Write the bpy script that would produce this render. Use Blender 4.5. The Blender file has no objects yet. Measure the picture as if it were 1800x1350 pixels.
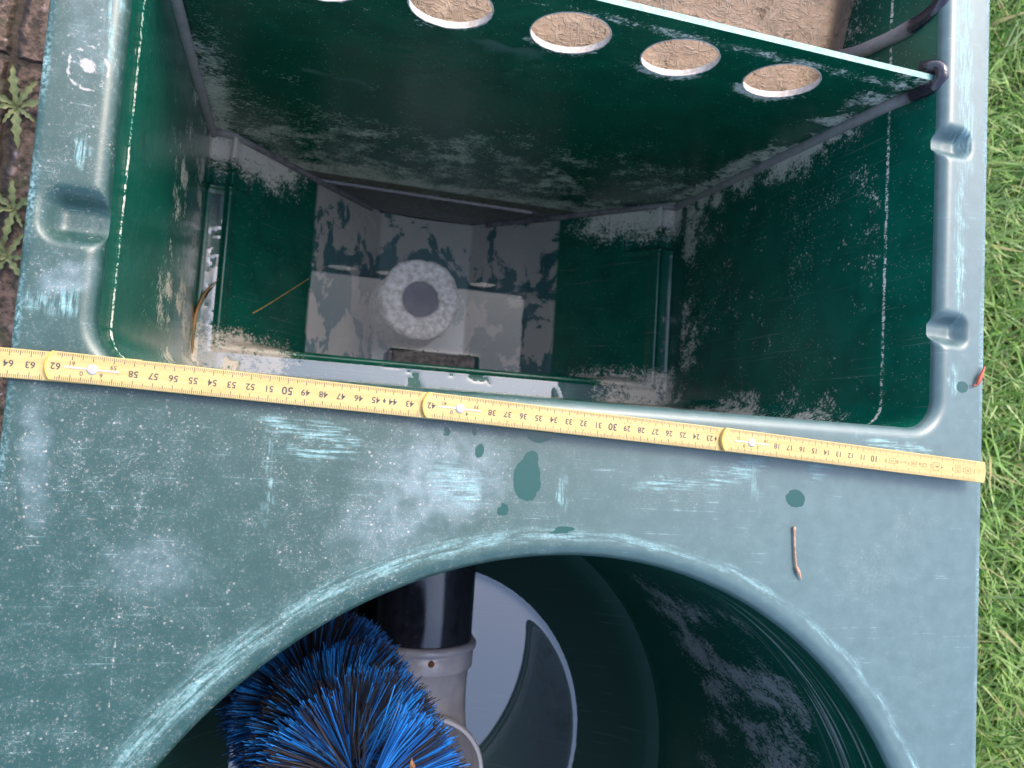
import bpy, bmesh, math, random
from mathutils import Vector, Matrix, noise as mnoise
from mathutils.geometry import delaunay_2d_cdt
from math import sin, cos, pi, radians, exp, sqrt, atan2, hypot

S = 0.01                       # everything below is measured in centimetres
scene = bpy.context.scene
COL = scene.collection

# ------------------------------------------------------------------ camera
def rot3(a, b, c):
    return (Matrix.Rotation(c, 3, 'Z') @ Matrix.Rotation(b, 3, 'Y') @ Matrix.Rotation(a, 3, 'X'))
cam_d = bpy.data.cameras.new('camera')
cam = bpy.data.objects.new('camera', cam_d)
COL.objects.link(cam)
cam_d.sensor_fit = 'HORIZONTAL'
cam_d.sensor_width = 36
cam_d.lens = 36 * 1365.22 / 1800
cam_d.clip_start = 0.01
cam_d.clip_end = 500
cam.matrix_world = Matrix.Translation(Vector((-50.394, -0.167, 46.460)) * S) @ rot3(0.0549, -0.2941, 0.0662).to_4x4()
cam_d.dof.use_dof = True
cam_d.dof.focus_distance = 0.52
cam_d.dof.aperture_fstop = 13
scene.camera = cam

# ------------------------------------------------------------------ sky, sun, exposure
SUN_EL, SUN_AZ = radians(52), radians(60)      # azimuth measured from +X towards +Y
world = bpy.data.worlds.new('World')
scene.world = world
world.use_nodes = True
wn = world.node_tree
for n in list(wn.nodes): wn.nodes.remove(n)
wo = wn.nodes.new('ShaderNodeOutputWorld')
bg = wn.nodes.new('ShaderNodeBackground')
sky = wn.nodes.new('ShaderNodeTexSky')
sky.sky_type = 'NISHITA'
sky.sun_disc = False
sky.sun_elevation = SUN_EL
sky.sun_rotation = pi / 2 - SUN_AZ
sky.air_density = 1.0
sky.dust_density = 3.5
sky.ozone_density = 1.0
bg.inputs['Strength'].default_value = 0.15
wn.links.new(sky.outputs[0], bg.inputs[0])
wn.links.new(bg.outputs[0], wo.inputs[0])
sun_d = bpy.data.lights.new('sun', 'SUN')
sun_d.energy = 0.65
sun_d.angle = radians(18)
sun_d.color = (1.0, 0.95, 0.88)
sun = bpy.data.objects.new('sun', sun_d)
COL.objects.link(sun)
sd = Vector((cos(SUN_EL) * cos(SUN_AZ), cos(SUN_EL) * sin(SUN_AZ), sin(SUN_EL)))
sun.rotation_euler = sd.to_track_quat('Z', 'Y').to_euler()
sun.location = (0, 0, 3)
scene.view_settings.view_transform = 'Standard'
scene.view_settings.look = 'None'
scene.view_settings.gamma = 1
scene.view_settings.use_curve_mapping = False
scene.view_settings.exposure = 2.05

# ------------------------------------------------------------------ node helper
class M:
    """small wrapper: every call adds a node and returns its output socket"""
    def __init__(s, name):
        s.m = bpy.data.materials.new(name)
        s.m.use_nodes = True
        s.t = s.m.node_tree
        for n in list(s.t.nodes): s.t.nodes.remove(n)
        s.out = s.t.nodes.new('ShaderNodeOutputMaterial')
        g = s.t.nodes.new('ShaderNodeNewGeometry')
        v = s.t.nodes.new('ShaderNodeVectorMath'); v.operation = 'SCALE'
        s.t.links.new(g.outputs['Position'], v.inputs[0]); v.inputs['Scale'].default_value = 100.0
        s.P = v.outputs[0]                     # world position in cm
        x = s.t.nodes.new('ShaderNodeSeparateXYZ'); s.t.links.new(s.P, x.inputs[0])
        s.x, s.y, s.z = x.outputs
    def put(s, sock, v):
        if isinstance(v, bpy.types.NodeSocket): s.t.links.new(v, sock)
        else: sock.default_value = v
    def math(s, op, a, b=0.0, c=0.0, clamp=False):
        n = s.t.nodes.new('ShaderNodeMath'); n.operation = op; n.use_clamp = clamp
        s.put(n.inputs[0], a); s.put(n.inputs[1], b); s.put(n.inputs[2], c)
        return n.outputs[0]
    def add(s, a, b): return s.math('ADD', a, b)
    def sub(s, a, b): return s.math('SUBTRACT', a, b)
    def mul(s, a, b): return s.math('MULTIPLY', a, b)
    def div(s, a, b): return s.math('DIVIDE', a, b)
    def mx(s, *a):
        r = a[0]
        for b in a[1:]: r = s.math('MAXIMUM', r, b)
        return r
    def mn(s, a, b): return s.math('MINIMUM', a, b)
    def inv(s, a): return s.math('SUBTRACT', 1.0, a)
    def step(s, v, lo, hi, o0=0.0, o1=1.0):
        n = s.t.nodes.new('ShaderNodeMapRange'); n.interpolation_type = 'SMOOTHSTEP'
        s.put(n.inputs[0], v)
        for i, q in zip((1, 2, 3, 4), (lo, hi, o0, o1)): s.put(n.inputs[i], q)
        return n.outputs[0]
    def vec(s, x, y, z=0.0):
        n = s.t.nodes.new('ShaderNodeCombineXYZ')
        for i, q in enumerate((x, y, z)): s.put(n.inputs[i], q)
        return n.outputs[0]
    def mapv(s, v, scale=(1, 1, 1), rot=0.0, loc=(0, 0, 0)):
        n = s.t.nodes.new('ShaderNodeMapping')
        s.put(n.inputs[0], v)
        n.inputs['Scale'].default_value = scale
        n.inputs['Rotation'].default_value = (0, 0, rot)
        n.inputs['Location'].default_value = loc
        return n.outputs[0]
    def noise(s, v, scale, detail=3.0, rough=0.55, dist=0.0, col=False):
        n = s.t.nodes.new('ShaderNodeTexNoise')
        s.put(n.inputs['Vector'], v); s.put(n.inputs['Scale'], scale)
        n.inputs['Detail'].default_value = detail; n.inputs['Roughness'].default_value = rough
        n.inputs['Distortion'].default_value = dist
        return n.outputs[1 if col else 0]
    def voro(s, v, scale, feat='F1', out=0, rnd=1.0):
        n = s.t.nodes.new('ShaderNodeTexVoronoi'); n.feature = feat
        s.put(n.inputs['Vector'], v); s.put(n.inputs['Scale'], scale)
        n.inputs['Randomness'].default_value = rnd
        return n.outputs[out]
    def mix(s, f, a, b):
        n = s.t.nodes.new('ShaderNodeMix'); n.data_type = 'RGBA'
        s.put(n.inputs[0], f)
        for i, q in ((6, a), (7, b)):
            if not isinstance(q, bpy.types.NodeSocket) and len(q) == 3: q = (*q, 1)
            s.put(n.inputs[i], q)
        return n.outputs[2]
    def specks(s, v, scale, size=0.22, share=0.5):
        """irregular separate flakes: voronoi cells, each with a random radius"""
        w = s.vadd(v, s.noise(v, scale * 1.7, 2, col=True), 0.35 / scale)
        d = s.voro(w, scale); c = s.t.nodes.new('ShaderNodeSeparateColor')
        s.t.links.new(s.voro(w, scale, out=1), c.inputs[0])
        r = s.mul(s.step(c.outputs[0], 1 - share, 1.0), size)
        return s.step(s.sub(r, d), 0.0, 0.06)
    def vadd(s, a, b, k=1.0):
        n = s.t.nodes.new('ShaderNodeVectorMath'); n.operation = 'MULTIPLY_ADD'
        s.put(n.inputs[0], b); n.inputs[1].default_value = (k, k, k); s.put(n.inputs[2], a)
        return n.outputs[0]
    def ell(s, cx, cy, rx, ry, rot=0.0, soft=0.5, v=None, wob=0.0, wscale=1.0):
        """1 inside an ellipse on the XY plane, soft edge, wobbly outline"""
        v = v or s.P
        if wob: v = s.vadd(v, s.vsub(s.noise(s.P, wscale, 3, col=True), 0.5), wob)
        n = s.t.nodes.new('ShaderNodeVectorMath'); n.operation = 'SUBTRACT'
        s.put(n.inputs[0], v); n.inputs[1].default_value = (cx, cy, 0)
        w = s.mapv(n.outputs[0], (1, 1, 0), -rot)
        w = s.mapv(w, (1 / rx, 1 / ry, 0))
        l = s.t.nodes.new('ShaderNodeVectorMath'); l.operation = 'LENGTH'
        s.put(l.inputs[0], w)
        return s.step(l.outputs['Value'], 1 - soft, 1.0, 1.0, 0.0)
    def vsub(s, a, k):
        n = s.t.nodes.new('ShaderNodeVectorMath'); n.operation = 'SUBTRACT'
        s.put(n.inputs[0], a); n.inputs[1].default_value = (k, k, k)
        return n.outputs[0]
    def scratch(s, rot, seed, long=0.12, fine=7.0, lo=0.66, hi=0.74):
        v = s.mapv(s.P, (long, fine, long), rot, (seed * 3.1, seed * 7.7, seed))
        v = s.vadd(v, s.noise(s.P, 0.25, 1, col=True), 0.8)
        return s.step(s.noise(v, 1.0, 2, 0.4), lo, hi)
    def bump(s, h, strength=0.2, dist=0.001, nrm=None):
        n = s.t.nodes.new('ShaderNodeBump')
        s.put(n.inputs['Height'], h); n.inputs['Strength'].default_value = strength
        n.inputs['Distance'].default_value = dist
        if nrm: s.t.links.new(nrm, n.inputs['Normal'])
        return n.outputs[0]
    def principled(s, col, rough=0.5, nrm=None, spec=0.5, metal=0.0, **kw):
        n = s.t.nodes.new('ShaderNodeBsdfPrincipled')
        if not isinstance(col, bpy.types.NodeSocket): col = (*col[:3], 1)
        s.put(n.inputs['Base Color'], col); s.put(n.inputs['Roughness'], rough)
        s.put(n.inputs['Specular IOR Level'], spec); s.put(n.inputs['Metallic'], metal)
        for k, v in kw.items(): s.put(n.inputs[k], v)
        if nrm: s.t.links.new(nrm, n.inputs['Normal'])
        s.t.links.new(n.outputs[0], s.out.inputs[0])
        return n.outputs[0]

GREEN = (0.0022, 0.085, 0.053)
SILT = (0.70, 0.59, 0.48)
PALE = (0.30, 0.32, 0.31)

# ------------------------------------------------------------------ materials
def mat_deck():
    m = M('deck_plastic')
    def attr(n):
        q = m.t.nodes.new('ShaderNodeAttribute'); q.attribute_name = n
        return q.outputs['Fac']
    dirty, cloud, scuff, scuffv, wetf, markf, ringf, edgef = [attr(n) for n in ('dirty', 'cloud', 'scuff', 'scuff_along', 'wet', 'mark', 'ring', 'edge')]
    nA = m.noise(m.P, 5.0, 5, 0.72)
    nB = m.noise(m.P, 0.8, 4, 0.6)
    nC = m.noise(m.mapv(m.P, (1, 1.8, 1), 0.5), 11.0, 5, 0.78, 0.8)
    col = m.mix(m.step(nB, 0.3, 0.7), (0.003, 0.031, 0.025), (0.005, 0.037, 0.031))
    film = m.mx(m.mul(m.mul(m.step(nB, .38, .7), m.step(nA, .35, .75)), m.mul(dirty, .16)), m.mul(m.mul(cloud, .36), m.step(nB, .3, .65, .4, 1.0)))
    # pale bluish tint growing towards the right of the deck, covered by the wet patches
    right_tint = m.add(.01, m.mul(m.step(m.x, -50, -10), m.add(.12, m.mul(nB, .12))))
    col = m.mix(m.mx(film, right_tint), col, (0.24, 0.32, 0.37))
    # specks of dried dirt
    clump = m.mul(m.step(nB, .36, .62, .45, 1.0), m.mn(1.0, m.add(dirty, m.mul(cloud, .6))))
    s1 = m.mul(m.specks(m.P, 9.0, 0.36, 0.16), .8)
    s2 = m.mul(m.specks(m.mapv(m.P, (1, 1, 1), 0.6), 4.4, 0.34, 0.16), .9)
    fl = m.step(nC, m.sub(.68, m.mul(nB, .16)), m.sub(.74, m.mul(nB, .16)))
    w = m.noise(m.P, 2.6, 3, .6, 1.6)
    curl = m.mul(m.step(m.math('ABSOLUTE', m.sub(w, .5)), .010, .030, 1.0, 0.0), m.mul(m.step(nA, .48, .62), .75))
    dots = m.mul(m.mx(s1, s2, m.mul(fl, .85), curl), clump)
    col = m.mix(m.mul(dots, 0.9), col, m.mix(m.step(nA, .4, .6), PALE, (0.38, 0.31, 0.27)))
    # scratches
    sc = m.mx(m.scratch(0.25, 1, .3, 9, .70, .78), m.scratch(1.45, 2, 0.12, 9, 0.69, 0.77), m.scratch(2.4, 3, 0.35, 9, 0.70, 0.78))
    col = m.mix(m.mul(sc, m.step(nB, .46, .68, .04, .5)), col, (0.22, 0.33, 0.34))
    # pale scuffs: streaks across, streaks along, and the worn ring round the opening
    sa = m.step(m.noise(m.mapv(m.P, (.4, 5.5, 1), .1), 1.0, 5, .68), .43, .63)
    sb = m.step(m.noise(m.mapv(m.P, (5.5, .5, 1), .08), 1.0, 5, .68), .42, .62)
    dx, dy = m.add(m.x, 31.6), m.add(m.y, 36.4)
    pol = m.vec(m.mul(m.math('ARCTAN2', dy, dx), 30.0), m.math('SQRT', m.add(m.mul(dx, dx), m.mul(dy, dy))), 0.0)
    rg = m.mul(m.step(m.noise(m.mapv(pol, (.45, 4.5, 1), -0.13), 1.0, 6, 0.75), 0.40, 0.62), m.step(nA, .25, .55, .45, 1.0))
    cyan = m.mx(m.mul(scuff, sa), m.mul(scuffv, sb), m.mul(ringf, m.mul(rg, m.step(m.noise(m.mapv(pol, (.25, .1, 1)), 1.0, 4, .6), .32, .6, .25, .8))), m.mul(edgef, m.step(nA, .4, .6)))
    col = m.mix(m.mul(cyan, .85), col, m.mix(m.step(nA, .35, .65), (0.10, 0.28, 0.28), (0.27, 0.39, 0.41)))
    mud = m.mul(m.step(m.add(markf, m.mul(m.sub(nA, .5), .7)), .45, .6), .7)
    col = m.mix(mud, col, (0.34, 0.31, 0.29))
    wet = m.step(m.add(wetf, m.add(m.mul(m.sub(nB, .5), .35), m.mul(m.sub(nA, .5), .3))), .42, .56)
    col = m.mix(wet, col, (0.006, 0.046, 0.038))
    rough = m.add(0.36, m.mul(m.mx(film, dots, cyan, mud), 0.35))
    rough = m.add(rough, m.mul(nB, .08))
    rough = m.mul(rough, m.inv(m.mul(wet, 0.6)))
    h = m.add(m.mul(nB, .35), m.add(m.mul(nA, .12), m.sub(m.mul(dots, .12), m.mul(cyan, .08))))
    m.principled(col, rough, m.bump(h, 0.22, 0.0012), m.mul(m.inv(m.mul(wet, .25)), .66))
    return m.m

def silted(m, mask, warm=0.5, base=GREEN, rough=0.22, scale=1.0, tone=SILT, bump=0.25):
    """green plastic with flaky dried silt where mask is high"""
    n1 = m.noise(m.P, 0.5 * scale, 3, 0.6)
    n2 = m.noise(m.mapv(m.P, (.8, 1, 1.15), .2), 3.2 * scale, 5, 0.74, 0.6)
    f = m.add(m.mul(n1, 0.40), m.mul(n2, 0.90))
    flake = m.step(f, m.sub(0.90, m.mul(mask, 0.44)), m.sub(0.97, m.mul(mask, 0.38)))
    sp = m.mul(m.specks(m.P, 4.5, 0.25, 0.3), m.step(mask, 0.0, 0.5, 0.25, 0.8))
    veil = m.mul(m.step(mask, 0.3, 1.0), m.step(n1, 0.35, 0.65, 0.05, 0.5))
    t = m.mix(m.noise(m.P, 0.9, 3), tone, tuple(q * k for q, k in zip(tone, (0.78, 0.84, 0.88))))
    g = m.mix(m.step(m.noise(m.P, 0.3, 3), .3, .7), base, tuple(q * 0.72 for q in base))
    scr = m.mx(m.scratch(0.3, 5, .1, 7, .68, .76), m.scratch(1.2, 6, .1, 7, .69, .77))
    col = m.mix(m.mul(veil, 0.2), g, t)
    col = m.mix(m.mul(scr, .25), col, (0.2, 0.25, 0.24))
    col = m.mix(m.mul(m.mx(flake, sp), 0.9), col, t)
    ro = m.add(rough, m.mul(m.mx(flake, m.mul(veil, .8)), 0.55))
    h = m.add(m.mul(m.noise(m.P, 0.4, 2), 1.5), m.add(m.mul(flake, 0.35), m.mul(n2, 0.3)))
    m.principled(col, ro, m.bump(h, bump, 0.0015), 0.5)
    return m.m

def mat_panel():
    m = M('divider_plastic')
    zz = m.add(m.z, m.mul(m.sub(m.noise(m.P, 0.25, 3), .5), 9))
    low = m.mx(m.mul(m.step(zz, -11, -40), m.add(.36, m.mul(m.step(m.noise(m.P, .16, 3), .35, .65), .34))), m.mul(m.step(zz, -42, -50), .8))
    wet = m.step(m.add(m.z, m.mul(m.x, -0.0)), -51.4, -50.6, 1.0, 0.0)
    side = m.mul(m.step(m.x, -9.5, -4.5), m.step(m.noise(m.P, .3, 3), .3, .6))
    sidel = m.mul(m.step(m.x, -54.5, -58.5), m.step(m.z, -8, -30, .2, .8))
    zh = m.add(m.z, 6.1)
    def hole(cx):
        dx = m.sub(m.x, cx)
        d = m.math('SQRT', m.add(m.mul(dx, dx), m.mul(zh, zh)))
        return m.mul(m.step(d, 3.0, 5.0, 1.0, 0.0), m.step(m.z, -6.5, -9.0))
    hm = m.mul(m.mx(hole(-13.6), m.mul(hole(-22.8), .85), m.mul(hole(-31.9), .65), m.mul(hole(-41.0), .5)), 1.0)
    streak = m.mul(m.step(m.math('ABSOLUTE', m.sub(m.z, -2.9)), .2, 1.3, 1.0, 0.0), m.step(m.x, -45, -25, 0.2, .75))
    base = silted(m, m.mx(low, m.mul(side, .8), sidel, hm, m.mul(streak, .75), 0.14), base=(0.0015, 0.082, 0.044), rough=.24, tone=(0.74, 0.67, 0.58))
    n = m.t.nodes['Principled BSDF']
    c0 = n.inputs['Base Color'].links[0].from_socket
    dirt = m.mix(m.step(m.noise(m.P, 1.2, 5, .7), .3, .7), (0.13, 0.115, 0.085), (0.21, 0.18, 0.135))
    dirt = m.mix(m.step(m.z, -54.4, -53.8, 1.0, 0.0), m.mix(.45, dirt, (0.04, 0.045, 0.03)), m.mix(.5, dirt, (0.2, 0.18, 0.17)))
    m.put(n.inputs['Base Color'], m.mix(wet, c0, dirt))
    return m.m

def mat_wall():
    m = M('chamber_plastic')
    zr = m.sub(-5.7, m.mul(m.step(m.x, -40, -20, 1.0, 0.0), -2.0))      # moulded ridge under the rim
    onr = m.step(m.math('ABSOLUTE', m.sub(m.z, zr)), 0.03, 0.26, 1.0, 0.0)
    ridge = m.mul(onr, m.step(m.noise(m.P, 3.2, 4, .7), .36, .56, .3, .9))
    wall = m.step(m.z, -38, -41, 1.0, 0.0)
    right = m.step(m.x, -30, -10)
    nearpanel = m.step(m.y, 24.5, 30.5)
    deep = m.step(m.z, -24, -42)
    frontside = m.mul(m.step(m.y, 9.5, 4.0), m.step(m.z, -5, -16, .0, 1.0))
    pat = m.step(m.noise(m.P, 0.16, 4), .40, .60, .45, 1.0)
    lw = m.mul(m.inv(right), m.mul(m.step(m.z, -6, -28, .2, .72), m.step(m.noise(m.mapv(m.P, (1, 1, .35)), .35, 3), .35, .6, .35, 1.0)))
    rw = m.mul(right, m.mx(m.mul(nearpanel, .95), m.mul(deep, .85), m.mul(frontside, .9), .40))
    rw = m.mul(rw, m.step(m.z, m.add(zr, 0.3), m.sub(zr, 1.0), 0.1, 1.0))
    wmask = m.mul(m.mul(m.mx(lw, rw), pat), wall)
    # ledge and hopper floor
    corner = m.mul(m.step(m.y, 24, 30), m.step(m.math('ABSOLUTE', m.add(m.x, 31.45)), 14, 22))
    frontf = m.mul(m.step(m.y, 13, 8), m.step(m.math('ABSOLUTE', m.add(m.x, 31.45)), 15, 21, 0.25, 1.0))
    under = m.step(m.z, -53, -54.4)
    upat = m.step(m.noise(m.mapv(m.P, (1, .6, 1)), 0.28, 4, .55, .6), .46, .54, .30, .95)
    fl = m.mul(m.inv(wall), m.mx(m.mul(corner, .95), m.mul(frontf, .85), .12))
    fl = m.mul(fl, m.inv(under))
    mask = m.mx(m.mul(ridge, .92), wmask, fl, m.mul(m.mul(under, upat), .55))
    silted(m, mask, base=(0.0022, 0.088, 0.056), rough=.2)
    n = m.t.nodes['Principled BSDF']
    c0 = n.inputs['Base Color'].links[0].from_socket
    mudc = m.mix(m.step(m.add(m.noise(m.mapv(m.P, (1, .85, 1)), .17, 6, .66, .5), m.mul(m.step(m.y, 22, 29), .10)), .50, .535), (0.035, 0.125, 0.12), (0.50, 0.43, 0.36))
    m.put(n.inputs['Base Color'], m.mix(m.step(m.z, -53.6, -54.2), c0, mudc))
    return m.m

def mat_cyl():
    m = M('cylinder_plastic')
    dx, dy = m.add(m.x, 31.6), m.add(m.y, 36.4)
    th = m.math('ARCTAN2', dy, dx)
    pol = m.vec(m.mul(th, 29.0), m.z, 0.0)
    right = m.mul(m.step(th, -0.9, -0.2), m.step(th, 1.25, 0.75))
    z = m.add(m.z, m.mul(m.sub(m.noise(m.mapv(pol, (.12, .12, 1)), 1.0, 3), .5), 14))
    body = m.mul(m.step(z, -5, -10), m.step(z, -36, -26))
    body = m.mul(body, m.step(m.noise(m.mapv(pol, (.16, .07, 1)), 1.0, 4, .6), .34, .62, .3, 1.0))
    lines = m.mul(m.step(m.noise(m.mapv(pol, (.05, 2.2, 1)), 1.0, 3), .5, .62), m.mul(m.step(m.z, -2.2, -3.0), m.step(m.z, -9, -6)))
    mask = m.mul(m.mx(m.mul(body, .85), m.mul(lines, .95)), right)
    mask = m.mx(mask, .03)
    n1 = m.noise(pol, .5, 4, .65)
    n2 = m.noise(m.mapv(pol, (1.5, .7, 1), .25), 3.0, 5, .80, .5)
    f = m.add(m.mul(n1, .38), m.mul(n2, .92))
    flake = m.step(f, m.sub(0.90, m.mul(mask, .42)), m.sub(1.00, m.mul(mask, .36)))
    flake = m.mx(flake, m.mul(lines, m.mul(right, .7)))
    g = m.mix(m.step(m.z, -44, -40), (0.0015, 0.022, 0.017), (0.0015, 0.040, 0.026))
    scr = m.mx(m.scratch(0.3, 5, .1, 7, .68, .76), m.scratch(1.2, 6, .1, 7, .69, .77))
    col = m.mix(m.mul(scr, .3), g, (0.12, 0.17, 0.16))
    col = m.mix(m.mul(flake, .7), col, m.mix(m.noise(m.P, .8, 3), (0.33, 0.30, 0.30), (0.20, 0.20, 0.20)))
    ro = m.add(m.add(.22, m.mul(flake, .5)), m.step(m.z, -40.0, -41.2, 0.0, .35))
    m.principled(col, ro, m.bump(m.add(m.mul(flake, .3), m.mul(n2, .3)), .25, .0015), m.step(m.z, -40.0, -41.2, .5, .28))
    return m.m

def mat_silt(name='dried_silt', k=1.0):
    m = M(name)
    v = m.vadd(m.P, m.noise(m.P, .35, 3, col=True), 2.2)
    fib = m.mx(m.step(m.noise(m.mapv(v, (.35, 3.5, 3.5), .3), 1.0, 3, .6), .5, .64), m.step(m.noise(m.mapv(v, (3.0, .4, .6), .1), 1.0, 3, .6), .53, .66))
    n = m.noise(m.P, 1.6, 5, .7)
    col = m.mix(m.step(n, .3, .7), (0.64, 0.44, 0.31), (0.80, 0.58, 0.44))
    col = m.mix(m.mul(fib, .6), col, (0.86, 0.66, 0.50))
    crack = m.mul(m.step(m.noise(m.mapv(v, (.6, .6, 2.0)), 1.0, 4, .7), .60, .66), .6)
    col = m.mix(crack, col, (0.11, 0.07, 0.045))
    top = m.mul(m.step(m.add(m.z, m.mul(m.sub(m.noise(m.P, .6, 3), .5), 2.5)), -3.4, -2.2), m.step(m.x, -18, -9))
    col = m.mix(m.mul(top, .8), col, (0.055, 0.15, 0.115))
    h = m.add(m.mul(fib, .6), m.add(m.mul(n, 1.2), m.mul(crack, -.6)))
    m.principled(m.mix(1.0 - k, col, (0.05, 0.03, 0.015)), .85, m.bump(h, .7, .002), .25)
    return m.m

def mat_weld():
    m = M('weld_plastic')
    n = m.noise(m.P, 1.1, 4, .6)
    dust = m.mul(m.step(m.add(m.z, m.mul(n, 3)), -1.2, -3.2), m.step(m.noise(m.P, 1.0, 4), .22, .5, .55, 1.0))
    wet = m.step(m.z, -42.0, -44.5)
    col = m.mix(dust, (0.018, 0.013, 0.022), m.mix(n, (0.19, 0.17, 0.165), (0.31, 0.27, 0.255)))
    col = m.mix(m.mul(wet, m.step(n, .4, .6, .3, .9)), col, (0.10, 0.085, 0.09))
    m.principled(col, m.add(.14, m.mul(dust, .6)), m.bump(m.add(n, m.mul(m.noise(m.P, 6, 4), .3)), .35, .002), .6)
    return m.m

def mat_simple(name, c1, c2, scale=1.5, rough=.5, spec=.5, bump=.15, det=4, **kw):
    m = M(name)
    n = m.noise(m.P, scale, det, .6)
    m.principled(m.mix(m.step(n, .3, .7), c1, c2), m.add(rough - .06, m.mul(m.noise(m.P, scale * 2, 3), .12)), m.bump(m.noise(m.P, scale * 4, 4), bump, .001), spec, **kw)
    return m.m

def mat_ruler():
    m = M('yellow_lacquer')
    n = m.noise(m.mapv(m.P, (.25, 3, 1), .037), 1.0, 4, .6)
    n2 = m.noise(m.P, 7, 4, .7)
    col = m.mix(m.step(n, .3, .7), (0.34, 0.24, 0.088), (0.40, 0.29, 0.12))
    grime = m.mul(m.step(n2, .54, .72), m.step(m.noise(m.P, .5, 3), .4, .65, .1, .7))
    col = m.mix(grime, col, (0.24, 0.15, 0.055))
    col = m.mix(m.mul(m.specks(m.P, 2.2, .2, .18), .7), col, (.22, .12, .05))
    m.principled(col, m.add(.42, m.mul(n2, .2)), m.bump(m.add(n, m.mul(n2, .3)), .15, .0008), .35)
    return m.m

def mat_water(name, k0):
    m = M(name)
    t = m.t
    tr = t.nodes.new('ShaderNodeBsdfTransparent'); tr.inputs[0].default_value = (0.86, 0.90, 0.90, 1)
    gl = t.nodes.new('ShaderNodeBsdfGlossy'); gl.inputs['Roughness'].default_value = 0.0
    fr = t.nodes.new('ShaderNodeFresnel'); fr.inputs[0].default_value = 1.40
    k = m.math('MULTIPLY', fr.outputs[0], k0, clamp=True)
    mx = t.nodes.new('ShaderNodeMixShader')
    t.links.new(k, mx.inputs[0]); t.links.new(tr.outputs[0], mx.inputs[1]); t.links.new(gl.outputs[0], mx.inputs[2])
    t.links.new(mx.outputs[0], m.out.inputs[0])
    return m.m

def mat_bristle(name, c1, c2, spec):
    m = M(name)
    a = m.t.nodes.new('ShaderNodeAttribute'); a.attribute_name = 'shade'
    m.principled(m.mix(a.outputs['Fac'], c1, c2), .45, None, spec * .5)
    return m.m

def mat_grass():
    m = M('grass_blade')
    a = m.t.nodes.new('ShaderNodeAttribute'); a.attribute_name = 'shade'
    r = m.t.nodes.new('ShaderNodeValToRGB')
    m.put(r.inputs[0], a.outputs['Fac'])
    e = r.color_ramp.elements
    e[0].position = 0; e[0].color = (0.055, 0.115, 0.018, 1)
    e[1].position = 1; e[1].color = (0.30, 0.27, 0.12, 1)
    for p, c in ((.35, (0.105, 0.22, 0.040)), (.7, (0.20, 0.31, 0.075)), (.92, (0.30, 0.38, 0.17))):
        q = e.new(p); q.color = (*c, 1)
    p = m.principled(r.outputs[0], .42, None, .4)
    tl = m.t.nodes.new('ShaderNodeBsdfTranslucent'); m.put(tl.inputs[0], r.outputs[0])
    mx = m.t.nodes.new('ShaderNodeMixShader'); mx.inputs[0].default_value = .3
    m.t.links.new(p, mx.inputs[1]); m.t.links.new(tl.outputs[0], mx.inputs[2]); m.t.links.new(mx.outputs[0], m.out.inputs[0])
    return m.m

def mat_stone():
    m = M('paving_stone')
    d = m.voro(m.vadd(m.P, m.noise(m.P, 1.5, 3, col=True), .5), 0.5)
    n = m.noise(m.P, .8, 5, .7)
    col = m.mix(m.step(n, .36, .64), (0.022, 0.016, 0.010), (0.14, 0.088, 0.066))
    col = m.mix(m.mul(m.step(d, .35, .15), .7), col, (0.25, 0.17, 0.145))
    col = m.mix(m.mul(m.specks(m.P, 1.6, .3, .4), .7), col, (0.30, 0.25, 0.24))
    jx = m.add(m.x, m.add(79.9, m.mul(m.sub(m.noise(m.P, .25, 3), .5), 2.2)))
    jy = m.add(m.y, m.add(-36.5, m.mul(m.sub(m.noise(m.P, .25, 3), .5), 1.8)))
    j = m.mx(m.step(m.math('ABSOLUTE', jx), .25, .9, 1.0, 0.0), m.step(m.math('ABSOLUTE', jy), .2, .6, 1.0, 0.0))
    col = m.mix(m.mul(m.step(m.noise(m.P, .35, 4, .65), .5, .66), .7), col, (0.03, 0.035, 0.012))
    col = m.mix(m.mul(j, .9), col, (0.025, 0.016, 0.008))
    h = m.sub(m.add(m.mul(n, 1.0), m.mul(m.step(d, .6, .1), .7)), m.mul(j, 2.2))
    m.principled(col, .8, m.bump(h, .9, .006), .35)
    return m.m

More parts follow.
